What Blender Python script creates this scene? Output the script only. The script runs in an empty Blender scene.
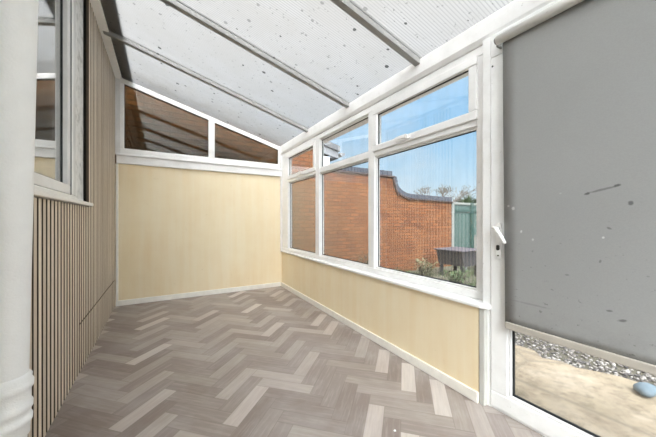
import bpy, bmesh, math, random
from mathutils import Vector, Matrix
random.seed(7)
sc = bpy.context.scene
COL = sc.collection
R = math.radians

# ------------------------------------------------------------------ helpers
def link(name, bm, mats, parent=None, bevel=0.0, smooth=False, seg=2):
    me = bpy.data.meshes.new(name)
    bmesh.ops.recalc_face_normals(bm, faces=bm.faces[:])
    bm.to_mesh(me); bm.free()
    o = bpy.data.objects.new(name, me); COL.objects.link(o)
    if not isinstance(mats, (list, tuple)): mats = [mats]
    for m in mats: me.materials.append(m)
    if smooth:
        for p in me.polygons: p.use_smooth = True
    if bevel > 0:
        b = o.modifiers.new('bevel', 'BEVEL'); b.width = bevel; b.segments = seg
        b.limit_method = 'ANGLE'; b.angle_limit = R(40)
    if parent: o.parent = parent
    return o

def put(o, parent):
    """parent keeping world coordinates (parent may be moved/empty)"""
    o.parent = parent
    o.matrix_parent_inverse = Matrix.Translation(-Vector(parent.location))
    return o

def thing(name, label, cat, loc=(0, 0, 0), group=None):
    o = bpy.data.objects.new(name, None); COL.objects.link(o)
    o.empty_display_size = .1
    o.location = loc; o['label'] = label; o['category'] = cat
    if group: o['group'] = group
    return o

def tag(o, label, cat, group=None, kind=None):
    o['label'] = label; o['category'] = cat
    if group: o['group'] = group
    if kind: o['kind'] = kind
    return o

def struct(o, label=None, cat=None):
    o['kind'] = 'structure'
    if label: o['label'] = label
    if cat: o['category'] = cat
    return o

def box(bm, x0, x1, y0, y1, z0, z1, mi=0):
    v = [bm.verts.new((x, y, z)) for x in (x0, x1) for y in (y0, y1) for z in (z0, z1)]
    fs = []
    for idx in ((0, 1, 3, 2), (4, 6, 7, 5), (0, 4, 5, 1), (2, 3, 7, 6), (0, 2, 6, 4), (1, 5, 7, 3)):
        f = bm.faces.new([v[i] for i in idx]); f.material_index = mi; fs.append(f)
    return fs

def prism(bm, pts, axis, a0, a1, mi=0):
    """extrude a 2D polygon along an axis; pts are the two other coordinates in xyz order"""
    def mk(p, a):
        if axis == 'x': return (a, p[0], p[1])
        if axis == 'y': return (p[0], a, p[1])
        return (p[0], p[1], a)
    A = [bm.verts.new(mk(p, a0)) for p in pts]; B = [bm.verts.new(mk(p, a1)) for p in pts]
    n = len(pts)
    fs = [bm.faces.new(A), bm.faces.new(B[::-1])]
    for i in range(n):
        j = (i + 1) % n
        fs.append(bm.faces.new((A[i], B[i], B[j], A[j])))
    for f in fs: f.material_index = mi
    return fs

def tube(bm, path, rad, n=12, cap=True):
    """round tube along points; rad a number or a list"""
    path = [Vector(p) for p in path]
    rings = []
    for i, p in enumerate(path):
        d = (path[min(i + 1, len(path) - 1)] - path[max(i - 1, 0)]).normalized()
        up = Vector((0, 0, 1)) if abs(d.z) < .9 else Vector((1, 0, 0))
        a = d.cross(up).normalized(); b = d.cross(a).normalized()
        r = rad[i] if isinstance(rad, (list, tuple)) else rad
        rings.append([bm.verts.new(p + a * (r * math.cos(2 * math.pi * k / n)) + b * (r * math.sin(2 * math.pi * k / n))) for k in range(n)])
    for q in range(len(rings) - 1):
        for k in range(n):
            bm.faces.new((rings[q][k], rings[q][(k + 1) % n], rings[q + 1][(k + 1) % n], rings[q + 1][k]))
    if cap:
        bm.faces.new(rings[0][::-1]); bm.faces.new(rings[-1])

def frame_x(bm, x0, x1, y0, y1, z0, z1, w, wt=None, wb=None):
    """rectangular frame lying in a plane of constant X"""
    wt = w if wt is None else wt; wb = w if wb is None else wb
    box(bm, x0, x1, y0, y1, z0, z0 + wb); box(bm, x0, x1, y0, y1, z1 - wt, z1)
    box(bm, x0, x1, y0, y0 + w, z0 + wb, z1 - wt); box(bm, x0, x1, y1 - w, y1, z0 + wb, z1 - wt)

# ------------------------------------------------------------------ materials
def lin(r, g, b):
    f = lambda c: (c / 12.92 if c <= .04045 else ((c + .055) / 1.055) ** 2.4)
    return (f(r / 255), f(g / 255), f(b / 255), 1)

class NT:
    def __init__(s, name):
        s.m = bpy.data.materials.new(name); s.m.use_nodes = True
        s.t = s.m.node_tree; s.t.nodes.clear()
        s.out = s.t.nodes.new('ShaderNodeOutputMaterial')
    def n(s, typ, ins=None, **kw):
        d = s.t.nodes.new(typ)
        for k, v in kw.items(): setattr(d, k, v)
        for k, v in (ins or {}).items():
            if isinstance(v, bpy.types.NodeSocket): s.t.links.new(v, d.inputs[k])
            else: d.inputs[k].default_value = v
        return d
    def coord(s, which='Object', scale=(1, 1, 1), loc=(0, 0, 0), rot=(0, 0, 0)):
        c = s.n('ShaderNodeTexCoord')
        return s.n('ShaderNodeMapping', {'Vector': c.outputs[which], 'Scale': scale, 'Location': loc, 'Rotation': rot}).outputs[0]
    def noise(s, vec, scale, detail=3, rough=.55):
        return s.n('ShaderNodeTexNoise', {'Vector': vec, 'Scale': scale, 'Detail': detail, 'Roughness': rough}).outputs['Fac']
    def ramp(s, fac, stops, interp='LINEAR'):
        r = s.n('ShaderNodeValToRGB', {'Fac': fac}); cr = r.color_ramp; cr.interpolation = interp
        while len(cr.elements) < len(stops): cr.elements.new(.5)
        for e, (p, c) in zip(cr.elements, stops):
            e.position = p; e.color = c if isinstance(c, (list, tuple)) else (c, c, c, 1)
        return r.outputs[0]
    def mix(s, fac, a, b, mode='MIX'):
        d = s.n('ShaderNodeMix', data_type='RGBA', blend_type=mode)
        for i, v in ((0, fac), (6, a), (7, b)):
            if isinstance(v, bpy.types.NodeSocket): s.t.links.new(v, d.inputs[i])
            else: d.inputs[i].default_value = v
        return d.outputs[2]
    def math(s, op, a, b=0.0, clamp=False):
        d = s.n('ShaderNodeMath', operation=op, use_clamp=clamp)
        for i, v in ((0, a), (1, b)):
            if isinstance(v, bpy.types.NodeSocket): s.t.links.new(v, d.inputs[i])
            else: d.inputs[i].default_value = v
        return d.outputs[0]
    def bump(s, h, strength=.2, dist=.01):
        return s.n('ShaderNodeBump', {'Height': h, 'Strength': strength, 'Distance': dist}).outputs[0]
    def pbr(s, col, rough=.5, normal=None, spec=.5, metal=0.0):
        ins = {'Base Color': col, 'Roughness': rough, 'Specular IOR Level': spec, 'Metallic': metal}
        if normal is not None: ins['Normal'] = normal
        return s.n('ShaderNodeBsdfPrincipled', ins).outputs[0]
    def done(s, shader):
        s.t.links.new(shader, s.out.inputs[0]); return s.m

def simple(name, rgb, rough=.5, var=.08, scale=6, bump=0, spec=.5, metal=0.0):
    t = NT(name); v = t.coord()
    n = t.noise(v, scale, 4)
    d = tuple(c * (1 - var) for c in rgb[:3]) + (1,); u = tuple(min(1, c * (1 + var)) for c in rgb[:3]) + (1,)
    c = t.ramp(n, [(.3, d), (.7, u)])
    nm = t.bump(t.noise(v, scale * 12, 3), bump, .004) if bump else None
    return t.done(t.pbr(c, rough, nm, spec, metal))

def upvc(name, rgb, grime=.22):
    t = NT(name); v = t.coord()
    n = t.noise(v, 3.5, 5, .65); n2 = t.noise(v, 38, 4, .7)
    c = t.mix(t.ramp(n, [(.45, 0.0), (.8, grime)]), rgb, lin(150, 146, 134))
    c = t.mix(t.ramp(n2, [(.66, 0.0), (.74, .45)]), c, lin(120, 112, 98))
    return t.done(t.pbr(c, .38))
M = {}
M['upvc'] = upvc('white_upvc', lin(242, 242, 242), .2)
M['upvc_door'] = upvc('door_upvc', lin(249, 250, 250), .22)
M['white_gloss'] = simple('white_plastic', lin(246, 246, 245), .25, .02)
M['plate_grey'] = upvc('aged_white_plastic', lin(230, 231, 228), .25)
M['edge_grey'] = upvc('grey_edge_strip', lin(196, 196, 190), .4)
M['gasket'] = simple('black_rubber', lin(34, 36, 38), .6, .1)
M['bar'] = simple('grey_bar', lin(156, 156, 154), .5, .03, 3)
M['lead'] = simple('lead_flashing', lin(78, 82, 80), .7, .15, 5, .2)
M['skirt'] = simple('skirting_paint', lin(240, 237, 229), .4, .05, 14, .1)
M['dark_metal'] = simple('dark_metal', lin(60, 58, 55), .4, .1, 20, 0, .5, .6)
M['pipe'] = simple('painted_pipe', lin(243, 244, 244), .5, .03, 9, .25)

def cream():
    t = NT('cream_wall'); v = t.coord()
    n = t.noise(v, 1.6, 4, .6)
    vs = t.coord(scale=(9, 9, .55)); n2 = t.noise(vs, 1.2, 4, .6)
    c = t.ramp(n, [(.3, lin(234, 214, 176)), (.7, lin(242, 227, 194))])
    c = t.mix(t.ramp(n2, [(.35, .35), (.65, 0.0)]), c, lin(245, 236, 214))
    n3 = t.noise(v, 9, 5, .7)
    c = t.mix(t.ramp(n3, [(.66, 0.0), (.8, .35)]), c, lin(186, 160, 118))
    return t.done(t.pbr(c, .6, t.bump(t.noise(v, 60, 3), .08, .003), .3))
M['cream'] = cream()

def plaster():
    t = NT('old_plaster'); v = t.coord()
    c = t.ramp(t.noise(v, 14, 6, .7), [(.32, lin(186, 186, 183)), (.5, lin(228, 228, 226)), (.8, lin(240, 240, 238))])
    return t.done(t.pbr(c, .8, t.bump(t.noise(v, 40, 5), .5, .01), .2))
M['plaster'] = plaster()

def slat():
    t = NT('slat_oak'); v = t.coord(scale=(30, 30, 1.1))
    n = t.noise(v, 1.6, 6, .65)
    w = t.noise(t.coord(scale=(13, 13, .25)), 1.0, 2)
    c = t.ramp(n, [(.25, lin(199, 183, 162)), (.5, lin(230, 216, 197)), (.75, lin(240, 230, 215))])
    c = t.mix(t.ramp(w, [(.3, .5), (.6, 0.0)]), c, lin(158, 138, 116))
    return t.done(t.pbr(c, .55, t.bump(n, .15, .003), .3))
M['slat'] = slat()
M['core'] = simple('slat_core_board', lin(92, 81, 70), .9, .1, 40, 0, .1)
M['felt'] = simple('dark_felt', lin(38, 35, 32), .95, .15, 60, 0, .1)

def floor_mat():
    t = NT('herringbone_vinyl')
    a = t.n('ShaderNodeAttribute', attribute_name='plank').outputs['Fac']
    uv = t.n('ShaderNodeTexCoord').outputs['UV']
    c = t.ramp(a, [(0, lin(133, 121, 115)), (.20, lin(142, 131, 125)), (.38, lin(150, 140, 133)), (.54, lin(158, 148, 142)),
                   (.70, lin(167, 157, 151)), (.83, lin(180, 170, 164)), (.92, lin(194, 186, 180))], 'CONSTANT')
    off = t.n('ShaderNodeCombineXYZ', {'Z': t.math('MULTIPLY', a, 57.0)}).outputs[0]
    p = t.n('ShaderNodeVectorMath', {0: uv, 1: off}, operation='ADD').outputs[0]
    g = t.n('ShaderNodeMapping', {'Vector': p, 'Scale': (5, 60, 1)}).outputs[0]
    grain = t.noise(g, 1.0, 5, .65)
    c = t.mix(t.ramp(grain, [(.3, .18), (.55, 0.0)]), c, lin(118, 104, 94), 'MIX')
    c = t.mix(t.ramp(grain, [(.5, 0.0), (.75, .18)]), c, lin(216, 207, 197), 'MIX')
    wv = t.coord()
    scuff = t.noise(wv, 2.2, 5, .6)
    c = t.mix(t.ramp(scuff, [(.45, 0.0), (.75, .28)]), c, lin(206, 204, 203), 'MIX')
    sp = t.noise(wv, 45, 3, .7)
    c = t.mix(t.ramp(sp, [(.68, 0.0), (.76, .35)]), c, lin(120, 108, 98), 'MIX')
    # joints between planks
    s = t.n('ShaderNodeSeparateXYZ', {0: uv})
    def edge(x, L):
        m = t.math('MINIMUM', x, t.math('SUBTRACT', L, x)); return m
    e = t.math('MINIMUM', edge(s.outputs[0], .38), edge(s.outputs[1], .095))
    j = t.ramp(e, [(0.0, .45), (.0016, 0.0)])
    c = t.mix(j, c, lin(112, 100, 92))
    rg = t.ramp(scuff, [(.3, .38), (.7, .55)])
    return t.done(t.pbr(c, rg, t.bump(grain, .06, .002), .5))
M['floor'] = floor_mat()

def brick(name, tint=1.0, plane='xz'):
    t = NT(name)
    c0 = t.n('ShaderNodeTexCoord').outputs['Object']
    s = t.n('ShaderNodeSeparateXYZ', {0: c0})
    v = t.n('ShaderNodeCombineXYZ', {'X': s.outputs[0 if plane == 'xz' else 1], 'Y': s.outputs[2]}).outputs[0]
    b = t.n('ShaderNodeTexBrick', {'Vector': v, 'Scale': 1.0, 'Brick Width': .225, 'Row Height': .075, 'Mortar Size': .010,
            'Mortar Smooth': .25, 'Bias': 0.0, 'Color1': lin(126, 78, 48), 'Color2': lin(88, 49, 30), 'Mortar': lin(62, 45, 35)})
    b.offset = .5
    n = t.noise(v, 2.2, 5, .6); n2 = t.noise(v, 55, 4, .6)
    c = t.mix(t.ramp(n, [(.4, 0.0), (.72, .45)]), b.outputs[0], lin(126, 86, 54))
    c = t.mix(t.ramp(t.noise(v, 1.1, 3), [(.5, 0.0), (.75, .35)]), c, lin(72, 40, 28))
    c = t.mix(t.ramp(n2, [(.55, 0.0), (.8, .35)]), c, lin(140, 102, 72))
    if tint < 1: c = t.mix(1.0, c, (tint, tint * .96, tint * .9, 1), 'MULTIPLY')
    h = t.math('ADD', t.math('MULTIPLY', b.outputs[1], -1.0), t.math('MULTIPLY', n2, .4))
    return t.done(t.pbr(c, .85, t.bump(h, .5, .01), .2))
M['brick'] = brick('orange_brick')
M['coping'] = simple('blue_grey_coping', lin(58, 62, 72), .7, .22, 9, .4)
M['tile'] = simple('dark_creasing_tile', lin(66, 50, 46), .8, .2, 14, .3)

def opal():
    t = NT('opal_polycarbonate'); v = t.coord()
    s = t.n('ShaderNodeSeparateXYZ', {0: v})
    rib = t.math('SINE', t.math('MULTIPLY', s.outputs[1], 2 * math.pi / .0205))
    base = t.mix(t.ramp(rib, [(.0, .0), (1.0, 1.0)]), (.86, .87, .87, 1), (.93, .93, .92, 1))
    rib2 = t.math('MULTIPLY', t.math('ADD', rib, 1.0), .5)
    base = t.mix(t.ramp(rib2, [(.12, 1.0), (.4, 0.0)]), (.93, .93, .92, 1), (.70, .71, .71, 1))
    wob = t.noise(t.coord(scale=(1, 1.7, 1)), 2.6, 4, .6)
    base = t.mix(t.ramp(wob, [(.42, .5), (.62, 0.0)]), base, (.80, .79, .76, 1))
    # grime at the far end of the roof, above the gable window
    far = t.math('MULTIPLY', t.math('SUBTRACT', s.outputs[1], 3.7, True), 1.1, True)
    gr = t.math('MULTIPLY', far, t.ramp(t.noise(v, 5.0, 5, .7), [(.4, 0.0), (.65, .35)]))
    base = t.mix(gr, base, lin(190, 180, 160))
    # leaf litter and lichen spots lying on the sheet
    spv = t.n('ShaderNodeVectorMath', {0: v, 1: (1.0, 1.0, 0.0)}, operation='MULTIPLY').outputs[0]
    vo = t.n('ShaderNodeTexVoronoi', {'Vector': spv, 'Scale': 11.0, 'Randomness': 1.0})
    jit = t.noise(v, 60, 3, .6)
    d = t.math('ADD', vo.outputs['Distance'], t.math('MULTIPLY', jit, .16))
    sep = t.n('ShaderNodeSeparateColor', {0: vo.outputs['Color']})
    size = t.math('ADD', .14, t.math('MULTIPLY', sep.outputs[1], .14))
    m = t.math('MULTIPLY', t.math('LESS_THAN', d, size), t.math('GREATER_THAN', sep.outputs[0], t.ramp(t.noise(v, 1.3, 2), [(.35, .72), (.62, .18)])))
    base = t.mix(t.math('MULTIPLY', m, t.math('ADD', .40, t.math('MULTIPLY', sep.outputs[2], .5))), base, lin(92, 95, 93))
    f = t.noise(v, 34, 3, .6)
    base = t.mix(t.ramp(f, [(.64, 0.0), (.70, .55)]), base, lin(140, 142, 140))
    cool = t.mix(1.0, base, (.11, .109, .108, 1), 'MULTIPLY')
    tr = t.n('ShaderNodeBsdfTranslucent', {'Color': cool}).outputs[0]
    df = t.n('ShaderNodeBsdfDiffuse', {'Color': base}).outputs[0]
    body = t.n('ShaderNodeMixShader', {0: .22, 1: tr, 2: df}).outputs[0]
    # part of the daylight is only scattered forwards by the frosted sheet
    st = t.n('ShaderNodeBsdfRefraction', {'Color': t.mix(1.0, base, (.95, .945, .94, 1), 'MULTIPLY'), 'Roughness': .85, 'IOR': 1.42}).outputs[0]
    return t.done(t.n('ShaderNodeMixShader', {0: .36, 1: body, 2: st}).outputs[0])
M['opal'] = opal()

def clear(name, ior=1.45, tint=(1, 1, 1, 1), dirt=0.0, dirtcol=lin(200, 200, 195), gain=1.0):
    t = NT(name); v = t.coord()
    f0 = ((ior - 1) / (ior + 1)) ** 2
    fc = t.n('ShaderNodeLayerWeight', {'Blend': .5}).outputs['Facing']      # same from both sides of the pane
    fr = t.math('ADD', f0, t.math('MULTIPLY', t.math('POWER', fc, 5.0), 1 - f0))
    fr = t.math('MULTIPLY', fr, gain, True)
    tr = t.n('ShaderNodeBsdfTransparent', {'Color': tint}).outputs[0]
    if dirt > 0:
        n = t.noise(t.coord(scale=(4, 4, 1)), 3.0, 5, .65)
        k = t.ramp(n, [(.35, dirt * .3), (.75, dirt)])
        df = t.n('ShaderNodeBsdfDiffuse', {'Color': dirtcol}).outputs[0]
        tr = t.n('ShaderNodeMixShader', {0: k, 1: tr, 2: df}).outputs[0]
    gl = t.n('ShaderNodeBsdfGlossy', {'Color': (1, 1, 1, 1), 'Roughness': 0.0}).outputs[0]
    return t.done(t.n('ShaderNodeMixShader', {0: fr, 1: tr, 2: gl}).outputs[0])
M['glass'] = clear('window_glass', 1.5, (.965, .975, .97, 1), .075, gain=1.35)  # the dirt film also paints the pale reflected veil on the panes
M['glass_gable'] = clear('grimy_shaded_gable_glass', 1.45, (.56, .58, .49, 1), .13, lin(116, 100, 78))  # dark tint stands for the shade in the narrow gap behind the grimy panes
M['glass_house'] = clear('house_window_glass', 1.5, (.9, .92, .9, 1), .03, gain=2.1)
M['clear_skin'] = clear('clear_sheet_skin', 1.3, (1, 1, 1, 1), 0)

def fabric():
    t = NT('grey_blind_fabric'); v = t.coord()
    s = t.n('ShaderNodeSeparateXYZ', {0: v})
    n = t.noise(v, 1.6, 3, .5)
    c = t.ramp(n, [(.3, lin(160, 161, 160)), (.7, lin(166, 167, 166))])
    wv = t.noise(t.coord(scale=(1, 160, 260)), 1.0, 2); c = t.mix(t.ramp(wv, [(.4, .10), (.6, 0.0)]), c, lin(130, 130, 127))
    # scuffs get denser towards the bottom hem
    low = t.math('SUBTRACT', 1.25, s.outputs[2], True)
    sp = t.noise(t.coord(scale=(1, 1, 1.4)), 30, 4, .65)
    spm = t.math('MULTIPLY', t.ramp(sp, [(.64, 0.0), (.70, .75)]), t.math('MULTIPLY', low, 1.4, True))
    c = t.mix(spm, c, lin(105, 105, 103))
    lo2 = t.math('MULTIPLY', t.math('SUBTRACT', .68, s.outputs[2], True), 6.0, True)
    c = t.mix(t.math('MULTIPLY', lo2, t.ramp(t.noise(v, 7, 5, .7), [(.4, 0.0), (.7, .5)])), c, lin(112, 110, 104))
    def mark(y, z, ry, rz, rot, col, k):
        nonlocal c
        dy = t.math('SUBTRACT', s.outputs[1], y); dz = t.math('SUBTRACT', s.outputs[2], z)
        ca, sa = math.cos(rot), math.sin(rot)
        a = t.math('ADD', t.math('MULTIPLY', dy, ca / ry), t.math('MULTIPLY', dz, sa / ry))
        b = t.math('ADD', t.math('MULTIPLY', dy, -sa / rz), t.math('MULTIPLY', dz, ca / rz))
        d = t.math('SQRT', t.math('ADD', t.math('MULTIPLY', a, a), t.math('MULTIPLY', b, b)))
        d = t.math('ADD', d, t.math('MULTIPLY', t.math('SUBTRACT', t.noise(v, 60, 2), .5), .9))
        c = t.mix(t.ramp(d, [(.5, k * .85), (.95, 0.0)]), c, col)
    for y, z, ry, rz, rot, g, k in MARKS: mark(y, z, ry, rz, rot, lin(g, g, g), k)
    df = t.n('ShaderNodeBsdfDiffuse', {'Color': c}).outputs[0]
    tl = t.n('ShaderNodeBsdfTranslucent', {'Color': c}).outputs[0]
    return t.done(t.n('ShaderNodeMixShader', {0: .12, 1: df, 2: tl}).outputs[0])
# splashes and scratches on the cloth: y, z, half sizes, tilt, grey, strength
MARKS = [(.47, 1.255, .075, .006, -.22, 110, .8), (.525, 1.24, .013, .006, -.2, 84, .9), (.425, 1.268, .014, .007, -.2, 84, .9),
         (.385, 1.19, .010, .012, .3, 92, .9), (.84, 1.185, .010, .013, .5, 226, .9), (.865, 1.20, .008, .008, 0, 222, .8),
         (.80, 1.06, .007, .009, 0, 226, .8), (.745, 1.02, .006, .009, 0, 220, .7), (.47, 1.045, .006, .006, 0, 224, .8),
         (.45, 1.085, .012, .005, .4, 100, .7), (.48, .94, .006, .010, .2, 104, .7), (.60, .86, .012, .006, 0, 118, .7),
         (.45, .73, .013, .006, -.2, 100, .8), (.41, .70, .02, .007, -.3, 92, .8), (.625, 1.25, .006, .005, 0, 190, .6),
         (.76, .68, .12, .006, .0, 128, .5)]
M['fabric'] = fabric()
M['hem'] = simple('hem_bar', lin(178, 172, 162), .5, .08, 10)

def patio_mat():
    t = NT('worn_patio'); v = t.coord()
    n = t.noise(v, 2.6, 6, .68); n2 = t.noise(v, 11, 6, .7); n3 = t.noise(v, 1.1, 3)
    c = t.ramp(n, [(.25, lin(126, 112, 96)), (.5, lin(168, 153, 132)), (.75, lin(184, 171, 154))])
    c = t.mix(t.ramp(n2, [(.46, 0.0), (.66, .55)]), c, lin(96, 86, 72))
    c = t.mix(t.ramp(n3, [(.5, 0.0), (.7, .4)]), c, lin(124, 119, 94))
    w = t.n('ShaderNodeTexVoronoi', {'Vector': v, 'Scale': 1.35}, feature='DISTANCE_TO_EDGE').outputs['Distance']
    wj = t.math('ADD', w, t.math('MULTIPLY', t.math('SUBTRACT', n2, .5), .12))
    c = t.mix(t.ramp(wj, [(.0, .6), (.03, 0.0)]), c, lin(120, 112, 98))
    return t.done(t.pbr(c, .8, t.bump(n2, .4, .01), .25))
M['patio'] = patio_mat()
def ground_mat():
    t = NT('garden_ground'); v = t.coord()
    n = t.noise(v, 1.4, 5, .6); n2 = t.noise(v, 26, 5, .7)
    c = t.ramp(n, [(.35, lin(84, 79, 66)), (.5, lin(104, 100, 90)), (.65, lin(70, 76, 50))])
    c = t.mix(t.ramp(n2, [(.4, .5), (.65, 0.0)]), c, lin(72, 70, 60))
    return t.done(t.pbr(c, .9, t.bump(n2, .6, .02), .2))
M['ground'] = ground_mat()
def pebble_mat():
    t = NT('gravel_stones')
    r = t.n('ShaderNodeAttribute', attribute_name='tone').outputs['Fac']
    c = t.ramp(r, [(0, lin(62, 60, 62)), (.3, lin(92, 88, 88)), (.55, lin(122, 116, 112)), (.8, lin(150, 145, 140)), (1, lin(180, 176, 172))])
    return t.done(t.pbr(c, .7))
M['pebble'] = pebble_mat()
M['teal'] = simple('teal_boards', lin(62, 80, 76), .6, .16, 4, .1)
M['teal_dark'] = simple('dark_teal_post', lin(36, 62, 56), .6, .12, 4)
M['pale_wood'] = simple('pale_timber', lin(118, 120, 116), .6, .08, 8)
M['grey_wood'] = simple('weathered_grey_timber', lin(70, 65, 72), .75, .2, 9, .3)
M['dark_wood'] = simple('dark_timber', lin(44, 41, 43), .8, .2, 9, .3)
M['bark'] = simple('bark', lin(106, 96, 88), .9, .2, 12, .4)
M['leaf'] = simple('leaf_green', lin(64, 82, 46), .6, .3, 3)
M['leaf_dark'] = simple('leaf_dark_green', lin(38, 54, 42), .6, .3, 3)
M['leaf_dry'] = simple('leaf_olive', lin(90, 88, 62), .7, .3, 3)
M['terracotta'] = simple('dark_pot', lin(64, 78, 78), .6, .1, 6)
M['eave'] = simple('grey_eave_board', lin(120, 122, 126), .6, .2, 8)
M['roof_tile'] = simple('grey_roof_tiles', lin(92, 94, 98), .8, .2, 10, .4)
M['interior'] = simple('dim_room_paint', lin(120, 118, 112), .8, .05, 2)
M['blue_grey'] = simple('blue_grey_stone', lin(104, 122, 134), .6, .15, 12, .3)

# ------------------------------------------------------------------ dimensions
XR, XL, YB, YF = 1.753, -.523, 4.60, -1.35
SL, ZE = .283, 2.368                     # roof pitch, roof underside over the windows
roofz = lambda x: ZE + (XR - x) * SL

# ------------------------------------------------------------------ floor: herringbone planks in one mesh
def make_floor():
    w, n = .095, 4
    bm = bmesh.new(); uvl = bm.loops.layers.uv.new('UVMap'); at = bm.faces.layers.float.new('plank')
    u0, v0 = 1.557, 1.058
    r2 = math.sqrt(.5)
    rnd = random.Random(21)
    seen = set()
    for i in range(-75, 75):
        for j in range(-75, 75):
            k = (i - j) % (2 * n)
            if k < n: key = ('h', i - k, j)
            else: key = ('v', i, j - (7 - k))
            if key in seen: continue
            seen.add(key)
            a, b = key[1], key[2]
            L, W = (n, 1) if key[0] == 'h' else (1, n)
            pu = [(a, b), (a + L, b), (a + L, b + W), (a, b + W)]
            pts = []
            for (p, q) in pu:
                u = u0 + p * w; v = v0 + q * w
                pts.append(((u - v) * r2, (u + v) * r2))
            cx = sum(p[0] for p in pts) / 4; cy = sum(p[1] for p in pts) / 4
            if not (-1.0 < cx < 2.2 and YF - .5 < cy < YB + .6): continue
            f = bm.faces.new([bm.verts.new((x, y, 0)) for x, y in pts])
            q_ = rnd.random()
            light = (a % 2 == 0) != (rnd.random() < .17)
            f[at] = ((.55 + .45 * q_) if light else .40 * q_) if key[0] == 'h' else .10 + .72 * q_ ** 1.3
            uv = [(0, 0), (n * w, 0), (n * w, w), (0, w)] if key[0] == 'h' else [(0, w), (0, 0), (n * w, 0), (n * w, w)]
            for l, q in zip(f.loops, uv): l[uvl].uv = q
    for co, no in (((-.56, 0, 0), (-1, 0, 0)), ((1.80, 0, 0), (1, 0, 0)), ((0, YF, 0), (0, -1, 0)), ((0, YB + .02, 0), (0, 1, 0))):
        bmesh.ops.bisect_plane(bm, geom=bm.verts[:] + bm.edges[:] + bm.faces[:], plane_co=co, plane_no=no, clear_outer=True)
    for f in bm.faces:
        if f.normal.z < 0: f.normal_flip()
    me = bpy.data.meshes.new('floor'); bm.to_mesh(me); bm.free(); me.materials.append(M['floor'])
    o = bpy.data.objects.new('floor', me); COL.objects.link(o)
    s = o.modifiers.new('thickness', 'SOLIDIFY'); s.thickness = .06; s.offset = -1
    struct(o, 'grey oak herringbone vinyl floor', 'floor')
make_floor()

# ------------------------------------------------------------------ walls
bm = bmesh.new()
box(bm, -.56, XR + .07, YB, YB + .06, -.1, 1.86)
struct(link('wall_back', bm, M['cream']), 'cream painted panel wall at the far end', 'wall')
# rail under the gable window
bm = bmesh.new()
box(bm, -.512, XR + .03, YB - .035, YB + .06, 1.86, 1.965)
box(bm, -.515, XR + .03, YB - .055, YB + .06, 1.965, 1.99)
struct(link('trim_1', bm, M['upvc'], bevel=.005), 'white rail across the top of the cream end wall', 'rail')
bm = bmesh.new()
box(bm, -.52, -.492, YB - .02, YB, .0, 1.86)
struct(link('trim_2', bm, M['skirt'], bevel=.003), 'white strip between slats and cream end wall', 'trim')
bm = bmesh.new()
box(bm, -.492, 1.74, YB - .018, YB, 0, .072)
struct(link('baseboard_back', bm, M['skirt'], bevel=.006), 'white skirting along the far wall', 'skirting board')

# dwarf wall beneath the right-hand windows
YN = 1.045
XB, XN = 1.764, 1.676                      # inner face at the far and at the near end
bm = bmesh.new()
prism(bm, [(XB, YB), (XN, YN), (1.86, YN), (1.86, YB)], 'z', -.12, .585)
struct(link('wall_right', bm, M['cream']), 'low cream wall beneath the garden windows', 'wall')
bm = bmesh.new()
t_ = .016
prism(bm, [(XB - t_, YB - .018), (XN - t_, YN - .004), (XN, YN - .004), (XB, YB - .018)], 'z', 0, .07)
struct(link('baseboard_right', bm, M['skirt'], bevel=.006), 'white skirting below the garden windows', 'skirting board')
bm = bmesh.new()
box(bm, XN - .002, 1.76, YN - .038, YN - .005, 0, .585)
struct(link('trim_3', bm, M['edge_grey'], bevel=.003), 'grey edge strip between low wall and door', 'trim')
bm = bmesh.new()
box(bm, XB - .03, XB + .05, YB - .04, YB - .001, .615, 2.36)
struct(link('trim_4', bm, M['upvc'], bevel=.004), 'white corner post between end wall and windows', 'trim')
# wall beyond the door, towards and behind the camera
bm = bmesh.new()
box(bm, 1.70, 1.86, YF, -.03, -.12, 2.20)
struct(link('wall_right', bm, M['cream']), 'cream wall on the near side of the door', 'wall')
FG0, FG1, FZ0 = -.44, 1.64, .62
bm = bmesh.new()
box(bm, -.8, 1.86, YF - .10, YF, -.12, FZ0)
prism(bm, [(-.8, FZ0), (FG0, FZ0), (FG0, roofz(FG0) - .01), (-.8, roofz(-.8) - .01)], 'y', YF - .10, YF)
struct(link('wall_front', bm, M['cream']), 'low cream wall behind the camera', 'wall')
bm = bmesh.new()
def fpost(a, b): prism(bm, [(a, FZ0), (b, FZ0), (b, roofz(b) - .01), (a, roofz(a) - .01)], 'y', YF - .07, YF)
fpost(FG0, FG0 + .07); fpost(FG1 - .0, 1.86); fpost(.56, .63)
box(bm, FG0 + .07, .56, YF - .07, YF, FZ0, FZ0 + .06); box(bm, .63, FG1, YF - .07, YF, FZ0, FZ0 + .06)
w4 = struct(link('added_window_4', bm, M['upvc'], bevel=.005), 'unseen glazed end behind the camera, added to let in light', 'window')  # unseen glazing, added so more daylight reaches the room
for a, b in ((FG0 + .07, .56), (.63, FG1)):
    bm = bmesh.new(); prism(bm, [(a, FZ0 + .06), (b, FZ0 + .06), (b, roofz(b) - .01), (a, roofz(a) - .01)], 'y', YF - .04, YF - .032)
    link('pane', bm, M['glass'], w4)

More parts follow.
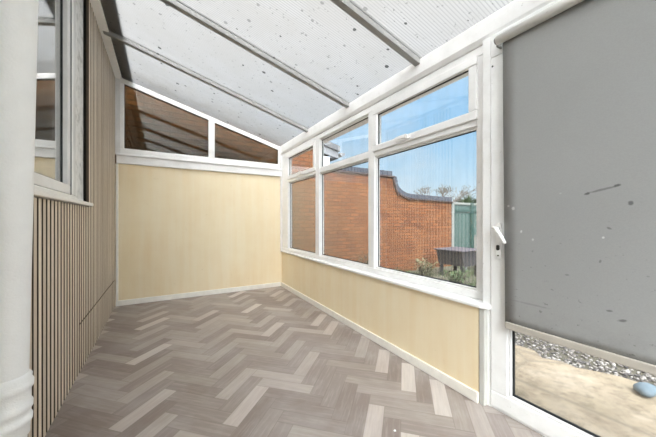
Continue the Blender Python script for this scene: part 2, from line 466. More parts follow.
# house wall on the left with the window opening
WY0, WY1, WZ0, WZ1 = 1.10, 2.80, 1.245, 2.91
HX0, HX1 = -.80, -.56
bm = bmesh.new()
box(bm, HX0, HX1, YF, WY0, -.12, 3.06); box(bm, HX0, HX1, WY1, YB + .06, -.12, 3.06)
box(bm, HX0, HX1, WY0, WY1, -.12, WZ0); box(bm, HX0, HX1, WY0, WY1, WZ1, 3.06)
struct(link('wall_left', bm, M['plaster']), 'rough white plaster house wall on the left', 'wall')
bm = bmesh.new()                            # room behind that window
box(bm, -3.0, -2.9, 0, 4.0, 0, 3.06); box(bm, -2.9, HX0, -.05, 0, 0, 3.06); box(bm, -2.9, HX0, 4.0, 4.05, 0, 3.06)
box(bm, -2.9, HX0, 0, 4.0, 3.0, 3.06); box(bm, -2.9, HX0, 0, 4.0, 0, .06)
struct(link('wall_inner', bm, M['interior']), 'dim house room behind the left window', 'wall')

# ------------------------------------------------------------------ slatted wall panels
PITCH, SW = .062, .040
def slat_panel(y0, y1, z0, z1, label):
    o = thing('slat_panel', label, 'wall panel', (XL, (y0 + y1) / 2, z0), 'slatted panels on the house wall')
    bm = bmesh.new(); box(bm, HX1 + .0015, XL - .016, y0, y1, z0 + .0015, z1); put(link('backing', bm, M['felt']), o)
    bm = bmesh.new()
    k0 = math.ceil((y0 - .002) / PITCH)
    k = k0
    while k * PITCH + SW <= y1 + .002:
        fs = box(bm, XL - .016, XL, k * PITCH, k * PITCH + SW, z0 + .002, z1 - .002); k += 1
        for f in fs:                        # veneer on the face only, dark core board at the edges
            if abs(f.calc_center_median().x - XL) > 1e-4: f.material_index = 1
    put(link('slats', bm, [M['slat'], M['core']]), o)
    return o
slat_panel(-.62, 2.7275, 0.0, 1.232, 'tall slatted oak wall panel below the left window, nearest the white pipe')
slat_panel(2.7285, 3.0375, .358, 1.232, 'short slatted oak wall panel under the far end of the white window sill')
slat_panel(3.0385, 4.596, .358, 2.965, 'tallest slatted oak wall panel, between the left window and the cream end wall')
slat_panel(2.7285, 4.596, 0.0, .352, 'low slatted oak strip along the floor under the horizontal joint')

# ------------------------------------------------------------------ window in the house wall
def pane(parent, bm_box, mat='glass', name='pane'):
    bm = bmesh.new(); box(bm, *bm_box); o = link(name, bm, M[mat]); o.parent = parent; return o
bm = bmesh.new()
FX = -.548
frame_x(bm, -.62, FX, WY0, 2.745, WZ0 + .02, WZ1, .075, .06, .035)
w3 = struct(link('window_3', bm, M['white_gloss'], bevel=.006), 'white framed house window on the left, mirroring the roof', 'window')
bm = bmesh.new()
frame_x(bm, -.615, FX - .012, WY0 + .078, 2.667, WZ0 + .058, WZ1 - .063, .065)
s3 = link('sash', bm, M['upvc'], w3, bevel=.005)
g0 = (WY0 + .143, 2.602, WZ0 + .123, WZ1 - .128)
pane(s3, (-.602, -.594, g0[0] - .01, g0[1] + .01, g0[2] - .01, g0[3] + .01), 'glass_house')
bm = bmesh.new(); frame_x(bm, -.594, -.588, g0[0], g0[1], g0[2], g0[3], .012); link('gasket', bm, M['gasket'], s3)
bm = bmesh.new(); frame_x(bm, -.60, FX - .008, WY0 + .0755, 2.6695, WZ0 + .0555, WZ1 - .0605, .0022); link('gasket', bm, M['gasket'], w3)
bm = bmesh.new()
box(bm, -.62, -.492, WY0 - .05, 3.03, 1.2345, 1.262)
link('window_sill', bm, M['white_gloss'], w3, bevel=.006)

# ------------------------------------------------------------------ roof
bars_y = [3.53, 2.545, 1.575, .60, -.38]
bm = bmesh.new()
x0, x1, th = -.55, 1.93, .016
ys = [YB + .12] + bars_y + [YF - .12]
for a, b in zip(ys[:-1], ys[1:]):
    pts = [(x0, roofz(x0)), (x1, roofz(x1)), (x1, roofz(x1) + th), (x0, roofz(x0) + th)]
    fs = prism(bm, pts, 'y', b + .004, a - .004)
    bm.normal_update()
    for f in fs:
        c = f.calc_center_median()
        if abs(f.normal.y) > .5: f.material_index = 1
        elif c.z > roofz(c.x) + th * .9: f.material_index = 1
roof = struct(link('ceiling', bm, [M['opal'], M['clear_skin']]), 'sloping opal polycarbonate roof with dirt specks', 'roof')
for i, y in enumerate(bars_y):
    bm = bmesh.new()
    hw = .026
    xa, xb = -.50, 1.765
    pts = [(xa, roofz(xa) - .042), (xb, roofz(xb) - .042), (xb, roofz(xb) - .001), (xa, roofz(xa) - .001)]
    prism(bm, pts, 'y', y - hw, y + hw)
    xa, xb = -.55, 1.93
    pts = [(xa, roofz(xa) + th), (xb, roofz(xb) + th), (xb, roofz(xb) + th + .014), (xa, roofz(xa) + th + .014)]
    prism(bm, pts, 'y', y - hw, y + hw)
    link('glazing_bar', bm, M['bar'], roof, bevel=.004)
bm = bmesh.new()                            # lead flashing over the head of the sheets
pts = [(-.62, roofz(-.62) + .05), (-.335, roofz(-.335) + .022), (-.335, roofz(-.335) + .026), (-.62, roofz(-.62) + .056)]
prism(bm, pts, 'y', YF - .12, YB + .12)
link('lead_flashing', bm, M['lead'], roof)
bm = bmesh.new()                            # plate on the house wall that carries the sheets
pts = [(HX1, 2.968), (-.452, 2.968), (-.452, roofz(-.452) - .001), (HX1, roofz(HX1) - .001)]
prism(bm, pts, 'y', YF, YB + .06)
struct(link('trim_5', bm, M['upvc'], bevel=.004), 'white wall plate where the roof meets the house', 'trim')
bm = bmesh.new()                            # eaves beam
pts = [(1.745, 2.232), (1.87, 2.232), (1.87, roofz(1.87) - .002), (1.728, roofz(1.728) - .002), (1.728, 2.262)]
prism(bm, pts, 'y', YF, YB + .06)
pts = [(1.87, 2.20), (1.98, 2.20), (1.98, 2.30), (1.965, 2.30), (1.965, 2.215), (1.87, 2.215)]
prism(bm, pts, 'y', YF, YB + .06)
struct(link('trim_6', bm, M['upvc'], bevel=.004), 'white eaves beam above the windows and door', 'beam')

# ------------------------------------------------------------------ gable window above the cream wall
GY0, GY1 = YB - .012, YB + .05
gt = lambda x: roofz(x) - .004              # top of the frame
bm = bmesh.new()
xl, xr = -.452, 1.73
zb = 1.99
rail = .066
box(bm, xl - .03, xr, GY0, GY1, zb, zb + .078)
prism(bm, [(xl - .03, gt(xl - .03) - rail), (xr, gt(xr) - rail), (xr, gt(xr)), (xl - .03, gt(xl - .03))], 'y', GY0, GY1)
def post(a, b): prism(bm, [(a, zb + .078), (b, zb + .078), (b, gt(b) - rail), (a, gt(a) - rail)], 'y', GY0, GY1)
post(xl - .03, xl + .022); post(xr - .03, xr)
w2 = struct(link('window_2', bm, M['upvc'], bevel=.005), 'sloping gable window above the cream end wall', 'window')
bm = bmesh.new(); post(.603, .690); link('mullion', bm, M['upvc'], w2, bevel=.005)
for a, b in ((xl + .022, .603), (.690, xr - .03)):
    zt = lambda x: gt(x) - rail
    bm = bmesh.new(); prism(bm, [(a, zb + .078), (b, zb + .078), (b, zt(b)), (a, zt(a))], 'y', GY0 + .03, GY0 + .038)
    pn = link('pane', bm, M['glass_gable'], w2)
    g = .009
    bm = bmesh.new()
    prism(bm, [(a, zb + .078), (b, zb + .078), (b, zb + .078 + g * .6), (a, zb + .078 + g * .6)], 'y', GY0 + .020, GY0 + .03)
    prism(bm, [(a, zt(a) - g), (b, zt(b) - g), (b, zt(b)), (a, zt(a))], 'y', GY0 + .012, GY0 + .03)
    for p, q in ((a, a + g * .6), (b - g, b)):
        prism(bm, [(p, zb + .09), (q, zb + .09), (q, zt(q) - g), (p, zt(p) - g)], 'y', GY0 + .014, GY0 + .03)
    link('gasket', bm, M['gasket'], pn)
# sides above the rails, closing the corner beside the wall plate
bm = bmesh.new(); box(bm, HX1, -.483, YB - .004, YB + .06, 1.99, 2.967)
struct(link('trim_7', bm, M['upvc']), 'white filler beside the gable window', 'trim')

# ------------------------------------------------------------------ garden window: three bays, lights above
X0, X1 = XR, XR + .07
Z0, Z1 = .612, 2.230
YA, YE = 1.043, 4.555                       # near and far ends of the frame
bm = bmesh.new()
box(bm, X0, X1, YA, YE, Z0, .662); box(bm, X0, X1, YA, YE, 2.170, Z1)
box(bm, X0, X1, YA, 1.105, .662, 2.170); box(bm, X0, X1, 4.30, YE, .662, 2.170)
w1 = struct(link('window_1', bm, M['upvc'], bevel=.006), 'three bay white garden window with top lights', 'window')
bays = [(1.105, 2.130), (2.222, 3.232), (3.338, 4.30)]
TZ0, TZ1 = 1.728, 1.792
for a, b in ((2.130, 2.222), (3.232, 3.338)):
    bm = bmesh.new(); box(bm, X0 - .003, X1, a, b, .662, 2.170); link('mullion', bm, M['upvc'], w1, bevel=.006)
def gasket(parent, xf, y0, y1, z0, z1, w=.008):
    bm = bmesh.new(); frame_x(bm, xf, xf + .006, y0, y1, z0, z1, w); return link('gasket', bm, M['gasket'], parent)
def bead(bm, y0, y1, z0, z1, xf):
    """sloped glazing bead as a thin inner frame"""
    frame_x(bm, xf, xf + .022, y0, y1, z0, z1, .014)
for i, (a, b) in enumerate(bays):
    bm = bmesh.new(); box(bm, X0, X1, a, b, TZ0, TZ1); link('transom', bm, M['upvc'], w1, bevel=.006)
    bm = bmesh.new(); bead(bm, a, b, .662, TZ0, X0 + .016); link('glazing_bead', bm, M['upvc'], w1, bevel=.004)
    p = pane(w1, (X0 + .040, X0 + .048, a, b, .662, TZ0))
    gasket(p, X0 + .034, a + .013, b - .013, .675, TZ0 - .013)
    if i == 1:
        bm = bmesh.new(); bead(bm, a, b, TZ1, 2.170, X0 + .016); link('glazing_bead', bm, M['upvc'], w1, bevel=.004)
        p = pane(w1, (X0 + .040, X0 + .048, a, b, TZ1, 2.170))
        gasket(p, X0 + .034, a + .013, b - .013, TZ1 + .013, 2.157)
    else:
        bm = bmesh.new(); frame_x(bm, X0 - .016, X0 + .05, a - .008, b + .012, TZ1 - .022, 2.178, .058)
        s = link('sash', bm, M['upvc'], w1, bevel=.007)
        ga, gb, gc, gd = a + .05, b - .046, TZ1 + .036, 2.120
        pane(s, (X0 + .018, X0 + .026, ga - .005, gb + .005, gc - .005, gd + .005))
        gasket(s, X0 + .010, ga, gb, gc, gd)
        # espagnolette handle on the lower rail of the sash
        hy = 1.72 if i == 0 else 3.74
        bm = bmesh.new()
        box(bm, X0 - .024, X0 - .016, hy - .06, hy + .06, TZ1 - .006, TZ1 + .024)
        box(bm, X0 - .048, X0 - .024, hy - .045, hy - .01, TZ1 - .004, TZ1 + .026)
        prism(bm, [(X0 - .050, hy - .045), (X0 - .050, hy + .03), (X0 - .040, hy + .095), (X0 - .034, hy + .095), (X0 - .036, hy + .02), (X0 - .036, hy - .045)], 'z', TZ1 + .002, TZ1 + .030)
        link('window_handle', bm, M['white_gloss'], s, bevel=.004)
bm = bmesh.new()
prism(bm, [(XB - .028, YB - .001), (XN - .022, YN - .02), (XN - .006, YA - .062), (X0 + .05, YA - .062), (X0 + .05, YB - .001)], 'z', .585, .612)
o = link('window_sill', bm, M['white_gloss'], w1, bevel=.010, seg=3)

# ------------------------------------------------------------------ glazed door
DX, DY0, DY1 = 1.70, .035, .985
bm = bmesh.new()
box(bm, DX + .008, DX + .075, DY1 + .004, 1.04, -.10, 2.228)
box(bm, DX + .008, DX + .075, -.03, DY0 - .004, -.10, 2.228)
box(bm, DX + .008, DX + .075, DY0 - .004, DY1 + .004, 2.19, 2.228)
box(bm, DX + .012, DX + .10, DY0 - .004, DY1 + .004, -.10, .012)
d1 = struct(link('door_1', bm, M['upvc_door'], bevel=.004), 'white glazed garden door behind the grey blind', 'door')
bm = bmesh.new(); frame_x(bm, DX, DX + .06, DY0, DY1, .016, 2.186, .098, .10, .092)
leaf = link('door_leaf', bm, M['upvc_door'], d1, bevel=.006)
gy0, gy1, gz0, gz1 = DY0 + .098, DY1 - .098, .108, 2.086
bm = bmesh.new(); frame_x(bm, DX + .006, DX + .03, gy0, gy1, gz0, gz1, .014); link('glazing_bead', bm, M['upvc'], leaf, bevel=.004)
bm = bmesh.new(); frame_x(bm, DX + .022, DX + .030, gy0 + .013, gy1 - .013, gz0 + .013, gz1 - .013, .012); link('gasket', bm, M['gasket'], leaf)
pane(leaf, (DX + .030, DX + .038, gy0, gy1, gz0, gz1))
bm = bmesh.new()
def stadium(cy, z0, z1, r, n=8):
    p = []
    for k in range(n + 1): a = math.pi * k / n; p.append((cy + r * math.cos(a), z1 - r + r * math.sin(a)))
    for k in range(n + 1): a = math.pi + math.pi * k / n; p.append((cy + r * math.cos(a), z0 + r + r * math.sin(a)))
    return p
HY = .935
prism(bm, stadium(HY, .895, 1.105, .0165), 'x', DX - .010, DX)
hp = link('handle_plate', bm, M['white_gloss'], d1, bevel=.003)
bm = bmesh.new()
tube(bm, [(DX - .008, HY, 1.072), (DX - .045, HY, 1.072)], .011, 12)
tube(bm, [(DX - .040, HY + .012, 1.078), (DX - .044, HY - .01, 1.066), (DX - .046, HY - .035, 1.03), (DX - .044, HY - .050, 1.0), (DX - .040, HY - .056, .99)], [.009, .012, .011, .010, .007], 12)
link('door_handle', bm, M['white_gloss'], d1, smooth=True)
bm = bmesh.new()
prism(bm, stadium(HY, .945, .977, .0085), 'x', DX - .016, DX - .0095)
link('lock_cylinder', bm, M['dark_metal'], d1, bevel=.001)
bm = bmesh.new(); tube(bm, [(DX - .012, HY, .915), (DX - .009, HY, .915)], .0045, 10); link('screw', bm, M['dark_metal'], d1)
bm = bmesh.new(); tube(bm, [(DX - .003, .972, 2.035), (DX + .001, .972, 2.035)], .005, 10); link('screw', bm, M['dark_metal'], d1)

# ------------------------------------------------------------------ roller blind on the door
bl = thing('roller_blind', 'stained grey roller blind covering most of the white glazed door', 'blind', (1.662, .44, .52))
BY0, BY1, BX = .02, .893, 1.645
bm = bmesh.new(); tube(bm, [(BX, BY0 - .01, 2.140), (BX, BY1 + .022, 2.140)], .025, 24); put(link('roller_tube', bm, M['plate_grey'], smooth=True), bl)
bm = bmesh.new()
N = 40
for k in range(2):
    pass
rows = []
for k in range(N + 1):
    z = 2.142 - (2.142 - .548) * k / N
    row = []
    for q in range(13):
        y = BY0 + (BY1 - BY0) * q / 12 - (.008 * (k / N) if q == 12 else 0)
        x = BX + .021 + .006 * math.sin(2.2 * z + 1) * .5 + .0025 * math.sin(7 * y + 2.2 * z)
        row.append(bm.verts.new((x, y, z)))
    rows.append(row)
for k in range(N):
    for q in range(12): bm.faces.new((rows[k][q], rows[k][q + 1], rows[k + 1][q + 1], rows[k + 1][q]))
cl = put(link('fabric', bm, M['fabric'], smooth=True), bl)
sd = cl.modifiers.new('thickness', 'SOLIDIFY'); sd.thickness = .0012
bm = bmesh.new(); prism(bm, [(BX + .012, .515), (BX + .028, .515), (BX + .028, .553), (BX + .012, .553)], 'y', BY0, BY1 - .012)
put(link('bottom_bar', bm, M['hem'], bevel=.005), bl)
for y in (BY1 + .022, BY0 - .024):
    bm = bmesh.new(); tube(bm, [(BX, y, 2.140), (BX, y + .012, 2.140)], [.021, .017], 18)
    box(bm, BX + .012, DX - .001, y + .001, y + .013, 2.112, 2.168)
    put(link('bracket', bm, M['bar'], bevel=.003), bl)

# ------------------------------------------------------------------ painted soil pipe in the left foreground
PX, PY = -.4425, 1.342
sp = thing('drainpipe', 'white painted soil pipe with a ringed socket, in the left foreground', 'pipe', (PX, PY, 0))
lean = .018
ax = lambda z: (PX + .004 + (z - 1.12) * lean, PY, z)
bm = bmesh.new(); tube(bm, [ax(z) for z in (.006, .45, .6, 1.2, 2.0, 2.6, 2.94)], .0575, 40, True)
put(link('pipe', bm, M['pipe'], smooth=True), sp)
bm = bmesh.new()
prof = [(.395, .0575), (.405, .0635), (.440, .0635), (.448, .069), (.462, .0695), (.470, .0645), (.484, .0645), (.492, .0695), (.508, .0695), (.516, .0645),
        (.552, .0645), (.562, .070), (.578, .0705), (.588, .0655), (.600, .066), (.610, .0575)]
tube(bm, [ax(z) for z, r in prof], [r for z, r in prof], 40, False)
o = put(link('socket', bm, M['pipe'], smooth=True), sp)
o.modifiers.new('edge', 'EDGE_SPLIT').split_angle = R(50)

# two flakes of paint lying on the floor by the door
for k, (x, y, s, lab) in enumerate(((1.10, .99, .010, 'tiny pale paint flake on the floor, the nearer of two by the door'),
                                    (1.07, 1.13, .008, 'tiny pale paint flake on the floor, the farther of two by the door'))):
    bm = bmesh.new()
    prism(bm, [(x - s, y - s * .4), (x + s * .3, y - s * .8), (x + s, y + s * .2), (x + s * .2, y + s * .9), (x - s * .8, y + s * .5)], 'z', .0005, .004)
    tag(link('paint_flake', bm, M['white_gloss'], bevel=.001), lab, 'paint flake', 'paint flakes on the floor')

# ------------------------------------------------------------------ outside
GZ = -.12
bm = bmesh.new(); box(bm, -4, 40, -12, 40, GZ - .3, GZ)
struct(link('ground', bm, M['ground']), 'rough garden ground', 'ground')
bm = bmesh.new()
rp = random.Random(4)
edge = []
yy = -2.2
while yy < 2.6:
    base = 2.96 + .10 * max(0.0, yy - .9)
    edge.append((base + rp.uniform(-.07, .07) + .10 * math.sin(yy * 3.1), yy)); yy += .11
prism(bm, [(1.86, -2.2)] + edge + [(1.86, 2.6)], 'z', GZ, GZ + .035)
struct(link('patio', bm, M['patio']), 'worn cream paving outside the door', 'patio')

# gravel: nobody could count it
def gravel():
    bm = bmesh.new(); tone = bm.verts.layers.float.new('tone')
    rg = random.Random(11)
    ico = bmesh.new(); bmesh.ops.create_icosphere(ico, subdivisions=1, radius=1)
    vs = [v.co.copy() for v in ico.verts]; fsx = [[v.index for v in f.verts] for f in ico.faces]; ico.free()
    for k in range(7500):
        y = rg.uniform(-.6, 3.4); x = 2.95 + 1.6 * rg.random() ** 1.5 + .06 * math.sin(y * 4)
        r = rg.uniform(.008, .016); t = rg.random()
        rot = Matrix.Rotation(rg.uniform(0, 6.28), 3, 'Z')
        sx, sy, sz = r * rg.uniform(.8, 1.3), r * rg.uniform(.7, 1.1), r * rg.uniform(.5, .8)
        z = GZ + sz * .5 + (.0 if x > 3.1 else .0) + rg.uniform(0, .008)
        nv = []
        for c in vs:
            q = rot @ Vector((c.x * sx, c.y * sy, c.z * sz)); v = bm.verts.new(q + Vector((x, y, z))); v[tone] = t; nv.append(v)
        for f in fsx: bm.faces.new([nv[i] for i in f])
    o = link('gravel', bm, M['pebble'])
    tag(o, 'band of grey gravel beyond the cream paving', 'gravel', kind='stuff')
gravel()
bm = bmesh.new(); bmesh.ops.create_icosphere(bm, subdivisions=2, radius=.07)
for v in bm.verts:
    v.co = Vector((v.co.x * 1.2, v.co.y * .8, v.co.z * .5)) * (1 + .15 * math.sin(v.co.x * 60 + v.co.y * 37)); v.co += Vector((2.90, .60, GZ + .066))
tag(link('stone', bm, M['blue_grey'], smooth=True), 'blue grey stone at the edge of the paving outside the door', 'stone')

# neighbouring brick house
nh = thing('neighbouring_house', 'orange brick house close behind the end wall, with grey eaves', 'house', (1.0, 5.2, GZ))
HR = .23                                    # pitch of its roof; the gable end faces us
hz = lambda x: 2.60 + (2.72 - x) * HR if x > -.6 else 2.60 + 3.32 * HR - (-.6 - x) * HR
bm = bmesh.new(); prism(bm, [(-3.6, GZ), (2.72, GZ), (2.72, hz(2.72)), (-.6, hz(-.6)), (-3.6, hz(-3.6))], 'y', 4.97, 8.0); put(link('brick_wall', bm, M['brick']), nh)
bm = bmesh.new(); prism(bm, [(3.14, hz(3.14) + .02), (3.14, hz(3.14) + .13), (-.6, hz(-.6) + .13), (-.6, hz(-.6) + .02)], 'y', 4.90, 8.1)
prism(bm, [(-3.9, hz(-3.9) + .02), (-3.9, hz(-3.9) + .13), (-.6, hz(-.6) + .13), (-.6, hz(-.6) + .02)], 'y', 4.90, 8.1); put(link('roof', bm, M['roof_tile']), nh)
bm = bmesh.new(); prism(bm, [(3.12, hz(3.12) - .13), (3.12, hz(3.12) + .02), (-.6, hz(-.6) + .02), (-.6, hz(-.6) - .13)], 'y', 4.935, 4.965)
box(bm, 2.725, 3.12, 4.965, 8.0, hz(3.12) - .13, hz(3.12) - .10); put(link('eaves_board', bm, M['eave'], bevel=.004), nh)
bm = bmesh.new()
prism(bm, [(3.19 + .062 * math.cos(a), 2.49 + .062 * math.sin(a)) for a in [math.pi + math.pi * k / 8 for k in range(9)]] + [(3.24, 2.495), (3.14, 2.495)], 'y', 4.88, 8.1)
put(link('gutter', bm, M['eave']), nh)
bm = bmesh.new(); tube(bm, [(2.79, 5.3, 2.2), (2.79, 5.3, GZ + .02)], .034, 14); put(link('downpipe', bm, M['eave'], smooth=True), nh)
bm = bmesh.new(); box(bm, 2.73, 2.93, 4.96, 5.2, 2.17, 2.40); put(link('soffit_box', bm, M['white_gloss'], bevel=.01), nh)

# garden wall with swooping coping
WYc = 5.03
XG0, XG1 = 2.725, 6.83
def curve_pts():
    P = [(XG0, 2.13), (4.66, 2.13)]
    for k in range(13):
        a = math.pi + (math.pi / 2) * k / 12
        P.append((4.70 + .62 + .62 * math.cos(a), 2.02 - .0 + .39 * (1 + math.sin(a)) - .39))
    P.append((XG1, 1.60))
    return P
CP = curve_pts()
gw = thing('garden_wall', 'orange brick garden wall with a swooping blue grey coping', 'wall', (4.8, WYc, GZ))
bm = bmesh.new()
prism(bm, [(XG0, GZ)] + CP + [(XG1, GZ)], 'y', WYc, WYc + .215)
put(link('brickwork', bm, M['brick']), gw)
def along(P, step):
    out = []; carry = 0.0
    for (a, b) in zip(P[:-1], P[1:]):
        a = Vector(a); b = Vector(b); L = (b - a).length; d = (b - a) / L; s = carry
        while s < L:
            out.append((a + d * s, d)); s += step
        carry = s - L
    return out
bm = bmesh.new()
for p, d in along(CP, .078):                # bricks on edge
    n = Vector((-d.y, d.x))
    if n.y < -.1: n = -n
    q = [p + n * .034, p + d * .070 + n * .034, p + d * .070 + n * .140, p + n * .140]
    prism(bm, [(v.x, v.y) for v in q], 'y', WYc - .02, WYc + .235)
put(link('coping', bm, M['coping'], bevel=.005, seg=1), gw)
bm = bmesh.new()
for p, d in along(CP, .20):
    n = Vector((-d.y, d.x))
    if n.y < -.1: n = -n
    q = [p + n * .002, p + d * .196 + n * .002, p + d * .196 + n * .033, p + n * .033]
    prism(bm, [(v.x, v.y) for v in q], 'y', WYc - .045, WYc + .26)
put(link('tile_course', bm, M['tile']), gw)

# teal fence beyond the wall
fc = thing('garden_fence', 'teal boarded fence with pale rail beyond the brick garden wall', 'fence', (8.4, 5.1, GZ))
bm = bmesh.new()
x = 6.98
while x < 11.5:
    box(bm, x, x + .118, 5.09, 5.112, GZ, 1.56); x += .122
put(link('boards', bm, M['teal']), fc)
bm = bmesh.new(); box(bm, 6.95, 11.5, 5.06, 5.13, 1.56, 1.62); put(link('top_rail', bm, M['pale_wood'], bevel=.006), fc)
for x, m, hw in ((6.90, 'pale_wood', .045), (7.78, 'teal_dark', .05), (9.6, 'teal_dark', .05)):
    bm = bmesh.new(); box(bm, x - hw, x + hw, 5.02, 5.09, GZ, 1.63); put(link('post', bm, M[m], bevel=.006), fc)
bm = bmesh.new(); box(bm, 6.95, 11.5, 5.06, 5.089, 1.36, 1.42); box(bm, 6.95, 11.5, 5.06, 5.089, .3, .36); put(link('rail', bm, M['teal_dark']), fc)

# plants
def leaf_quad(bm, p, d, L, W, up):
    s = d.cross(up)
    if s.length < 1e-4: s = Vector((1, 0, 0))
    s.normalize(); nrm = s.cross(d).normalized()
    a = bm.verts.new(p); b = bm.verts.new(p + d * L * .45 + s * W * .5 + nrm * W * .12); c = bm.verts.new(p + d * L - nrm * L * .12)
    e = bm.verts.new(p + d * L * .45 - s * W * .5 + nrm * W * .12); m = bm.verts.new(p + d * L * .5)
    bm.faces.new((a, b, m)); bm.faces.new((b, c, m)); bm.faces.new((c, e, m)); bm.faces.new((e, a, m))

def bush(name, label, cat, loc, rx, rz, n, L, mat, seed, group=None, stems=7):
    rg = random.Random(seed)
    o = thing(name, label, cat, loc, group)
    b1 = bmesh.new(); b2 = bmesh.new()
    tips = []
    for k in range(stems):
        a = 6.283 * k / stems + rg.uniform(-.3, .3); q = rg.uniform(.35, .8)
        top = Vector((rx * q * math.cos(a), rx * q * math.sin(a), rz * rg.uniform(.6, .95)))
        tube(b1, [(0, 0, 0), tuple(top * .5 + Vector((0, 0, rz * .08))), tuple(top)], [.012, .008, .004], 5); tips.append(top)
    for k in range(n):
        t = rg.choice(tips); f = rg.uniform(.25, 1.08)
        p = t * f + Vector((rg.gauss(0, rx * .22), rg.gauss(0, rx * .22), rg.gauss(0, rz * .09)))
        p.z = max(p.z, .01)
        d = Vector((rg.uniform(-1, 1), rg.uniform(-1, 1), rg.uniform(-.3, .9))).normalized()
        leaf_quad(b2, p, d, L * rg.uniform(.6, 1.2), L * .42, Vector((0, 0, 1)))
    link('stems', b1, M['bark'], o); link('foliage', b2, M[mat], o)
    return o
bush('shrub', 'low dark shrub at the foot of the garden wall behind the middle pane', 'shrub', (3.63, 4.62, GZ), .26, .62, 420, .07, 'leaf_dark', 1)
bush('shrub', 'pale olive plant at the wall foot left of the grey table', 'plant', (5.1, 4.45, GZ), .30, .34, 420, .08, 'leaf_dry', 2)
bush('shrub', 'green plant in front of the grey garden table', 'plant', (5.0, 3.55, GZ), .30, .28, 420, .07, 'leaf', 3)
bush('shrub', 'straggly olive plant at the right edge of the garden window', 'plant', (5.35, 3.05, GZ), .34, .36, 420, .09, 'leaf_dry', 5)
bush('shrub', 'small green plant close below the far window pane', 'plant', (4.35, 4.4, GZ), .24, .22, 320, .06, 'leaf', 8)
bush('shrub', 'low olive weeds under the right end of the grey table', 'plant', (6.2, 3.2, GZ), .28, .26, 380, .07, 'leaf_dry', 13)
bush('shrub', 'dark leafy plant in front of the teal fence', 'shrub', (7.75, 4.3, GZ), .34, .95, 620, .10, 'leaf_dark', 14)
bush('shrub', 'low green weeds nearest the right end of the garden window', 'plant', (4.55, 2.75, GZ), .26, .22, 340, .06, 'leaf', 15)
def blades(label, loc, n, L, seed):
    rg = random.Random(seed); o = thing('spiky_shrub', label, 'shrub', loc)
    b1 = bmesh.new(); b2 = bmesh.new()
    for s in range(5):
        bx, by = rg.uniform(-.8, .8), rg.uniform(-.3, .3); h = rg.uniform(1.55, 1.8)
        tube(b1, [(bx * .4, by * .4, 0), (bx * .8, by, h * .6), (bx, by, h)], [.05, .04, .02], 6)
        for k in range(n):
            d = Vector((rg.uniform(-1, 1), rg.uniform(-1, 1), rg.uniform(-.1, 1.1))).normalized()
            leaf_quad(b2, Vector((bx, by, h)) + d * .02, d, L * rg.uniform(.6, 1.1), .05, Vector((.3, .2, 1)))
    link('trunk', b1, M['bark'], o); link('foliage', b2, M['leaf'], o)
blades('spiky green shrub rising above the teal fence', (9.25, 5.75, GZ), 90, .42, 6)

# bare tree beyond the wall
def tree(label, loc, seed, h=2.5):
    rg = random.Random(seed); o = thing('bare_tree', label, 'tree', loc)
    bt = bmesh.new(); bb = bmesh.new(); bl_ = bmesh.new()
    tube(bt, [(0, 0, 0), (.04, .02, h * .35), (0, .03, h * .62)], [.07, .055, .045], 8)
    def grow(p, d, L, r, depth):
        q = p + d * L
        mid = (p + q) / 2 + Vector((rg.uniform(-1, 1), rg.uniform(-1, 1), rg.uniform(-1, 1))) * L * .08
        tube(bb, [p, mid, q], [r, r * .8, r * .6], 4)
        if depth == 0:
            for k in range(2):
                if rg.random() < .55:
                    leaf_quad(bl_, q, Vector((rg.uniform(-1, 1), rg.uniform(-1, 1), rg.uniform(-1, 1))).normalized(), .06, .035, Vector((0, 0, 1)))
            return
        for k in range(3):
            dd = (d + Vector((rg.uniform(-1, 1), rg.uniform(-1, 1), rg.uniform(-.5, .8))) * .75).normalized()
            grow(q, dd, L * rg.uniform(.62, .85), max(r * .6, .006), depth - 1)
    for k in range(6):
        a = k * 1.05
        grow(Vector((0, .03, h * .58)), Vector((math.cos(a) * .9, math.sin(a) * .9, .75)).normalized(), h * .19, .03, 4)
    link('trunk', bt, M['bark'], o, smooth=True); link('branches', bb, M['bark'], o); link('leaves', bl_, M['leaf_dry'], o)
tree('bare twiggy tree above the lower garden wall', (10.9, 8.5, GZ), 3, 2.75)

# weathered table and pale bench in the garden
TX, TY = 5.75, 4.05
tb = thing('garden_table', 'weathered grey garden table standing before the brick garden wall', 'table', (TX, TY, GZ))
bm = bmesh.new()
for k in range(6): box(bm, TX - .40, TX + .40, TY - .36 + k * .121, TY - .36 + k * .121 + .113, .455, .485)
put(link('tabletop', bm, M['grey_wood'], bevel=.005, seg=1), tb)
bm = bmesh.new()
prism(bm, [(TX - .36, .455), (TX + .36, .455), (TX + .27, .14), (TX - .27, .14)], 'y', TY - .32, TY + .32); put(link('apron', bm, M['dark_wood'], bevel=.006), tb)
for sx in (-1, 1):
    for sy in (-1, 1):
        bm = bmesh.new(); prism(bm, [(TX + sx * .24 - .03, GZ), (TX + sx * .24 + .03, GZ), (TX + sx * .25 + .035, .33), (TX + sx * .25 - .035, .33)], 'y', TY + sy * .26 - .03, TY + sy * .26 + .03)
        put(link('leg', bm, M['dark_wood']), tb)
BX_, BY_ = 6.75, 4.0
bn = thing('garden_bench', 'pale timber garden bench at the right of the grey table', 'bench', (BX_, BY_, GZ))
bm = bmesh.new()
for k in range(4): box(bm, BX_ - .30 + k * .115, BX_ - .30 + k * .115 + .10, BY_ - .7, BY_ + .45, .31, .335)
put(link('seat', bm, M['pale_wood'], bevel=.004, seg=1), bn)
bm = bmesh.new()
for k in range(3): box(bm, BX_ + .19, BX_ + .215, BY_ - .7, BY_ + .45, .42 + k * .11, .42 + k * .11 + .085)
put(link('backrest', bm, M['pale_wood'], bevel=.004, seg=1), bn)
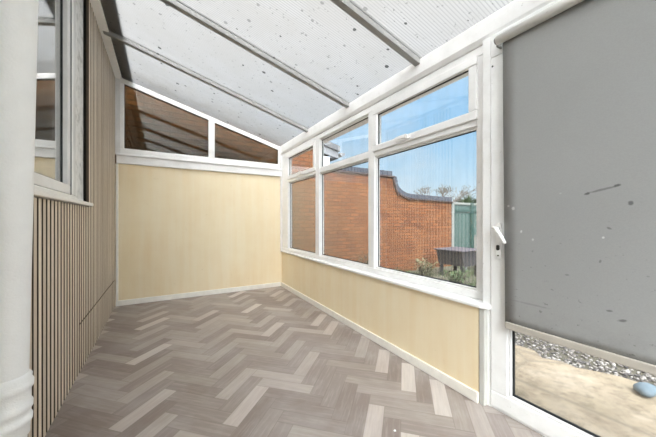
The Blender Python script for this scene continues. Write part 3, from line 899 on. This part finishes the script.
for sx, zz in ((-.26, .52), (.16, .74)):
    for yy in (-.66, .38):
        bm = bmesh.new(); box(bm, BX_ + sx - .03, BX_ + sx + .03, BY_ + yy - .03, BY_ + yy + .03, GZ, .31 if sx < 0 else zz)
        put(link('leg', bm, M['pale_wood'], bevel=.004, seg=1), bn)

# ------------------------------------------------------------------ sky
W = bpy.data.worlds.new('sky'); sc.world = W; W.use_nodes = True
t = W.node_tree; t.nodes.clear()
N_ = t.nodes.new; Lk = t.links.new
tc = N_('ShaderNodeTexCoord'); sep = N_('ShaderNodeSeparateXYZ'); Lk(tc.outputs['Generated'], sep.inputs[0])
rp_ = N_('ShaderNodeValToRGB'); cr = rp_.color_ramp; Lk(sep.outputs[2], rp_.inputs[0])
stops = [(0.0, (.80, .90, .97, 1)), (.07, (.68, .85, .98, 1)), (.16, (.50, .76, .99, 1)), (.30, (.36, .66, .98, 1)), (.8, (.45, .65, .92, 1))]
while len(cr.elements) < len(stops): cr.elements.new(.5)
for e, (p, c) in zip(cr.elements, stops): e.position = p; e.color = c
mp = N_('ShaderNodeMapping'); mp.inputs['Scale'].default_value = (1, 1, 2.6); Lk(tc.outputs['Generated'], mp.inputs[0])
nz = N_('ShaderNodeTexNoise'); nz.inputs['Scale'].default_value = 3.2; nz.inputs['Detail'].default_value = 6; Lk(mp.outputs[0], nz.inputs['Vector'])
cm = N_('ShaderNodeValToRGB'); cm.color_ramp.elements[0].position = .48; cm.color_ramp.elements[1].position = .72; Lk(nz.outputs['Fac'], cm.inputs[0])
# more cloud overhead
ov = N_('ShaderNodeMapRange'); Lk(sep.outputs[2], ov.inputs[0]); ov.inputs[1].default_value = .42; ov.inputs[2].default_value = .62; ov.inputs[3].default_value = 0; ov.inputs[4].default_value = .95
m0 = N_('ShaderNodeMath'); m0.operation = 'MULTIPLY'; Lk(cm.outputs[0], m0.inputs[0]); m0.inputs[1].default_value = .55
mx = N_('ShaderNodeMath'); mx.operation = 'MAXIMUM'; Lk(m0.outputs[0], mx.inputs[0]); Lk(ov.outputs[0], mx.inputs[1])
mc = N_('ShaderNodeMix'); mc.data_type = 'RGBA'; Lk(mx.outputs[0], mc.inputs[0]); Lk(rp_.outputs[0], mc.inputs[6])
cl_ = N_('ShaderNodeMix'); cl_.data_type = 'RGBA'; Lk(ov.outputs[0], cl_.inputs[0]); cl_.inputs[6].default_value = (.86, .92, .98, 1); cl_.inputs[7].default_value = (1.9, 1.9, 1.9, 1)
Lk(cl_.outputs[2], mc.inputs[7])
bg = N_('ShaderNodeBackground'); Lk(mc.outputs[2], bg.inputs[0]); bg.inputs[1].default_value = .86
wo = N_('ShaderNodeOutputWorld'); Lk(bg.outputs[0], wo.inputs[0])
W.cycles.sampling_method = 'MANUAL'; W.cycles.sample_map_resolution = 512

# hazy daylight lamp, added high behind the camera to brighten the room
sd_ = bpy.data.lights.new('fill_sun', 'SUN'); sd_.energy = 13.8; sd_.angle = R(65); sd_.color = (.965, .985, 1.0)
so = bpy.data.objects.new('fill_sun', sd_); COL.objects.link(so); so.location = (-4, -8, 9)
so.rotation_euler = Vector((.52, .86, -.98)).to_track_quat('-Z', 'Y').to_euler()

# ------------------------------------------------------------------ camera and view
cd = bpy.data.cameras.new('camera'); co = bpy.data.objects.new('camera', cd); COL.objects.link(co)
co.location = (0, 0, 1.12); co.rotation_euler = (R(90), 0, -math.atan((328 - 162) / 285))
cd.sensor_width = 36; cd.lens = 285 / 656 * 36; cd.shift_y = 1.8 / 656; cd.clip_start = .02
sc.camera = co
sc.view_settings.view_transform = 'Standard'; sc.view_settings.look = 'None'; sc.view_settings.gamma = 1
sc.view_settings.use_curve_mapping = False
sc.view_settings.exposure = 0.36
sc.cycles.use_denoising = True
sc.cycles.max_bounces = 16; sc.cycles.diffuse_bounces = 8; sc.cycles.glossy_bounces = 6; sc.cycles.transparent_max_bounces = 24
sc.cycles.transmission_bounces = 10
sc.cycles.sample_clamp_indirect = 8
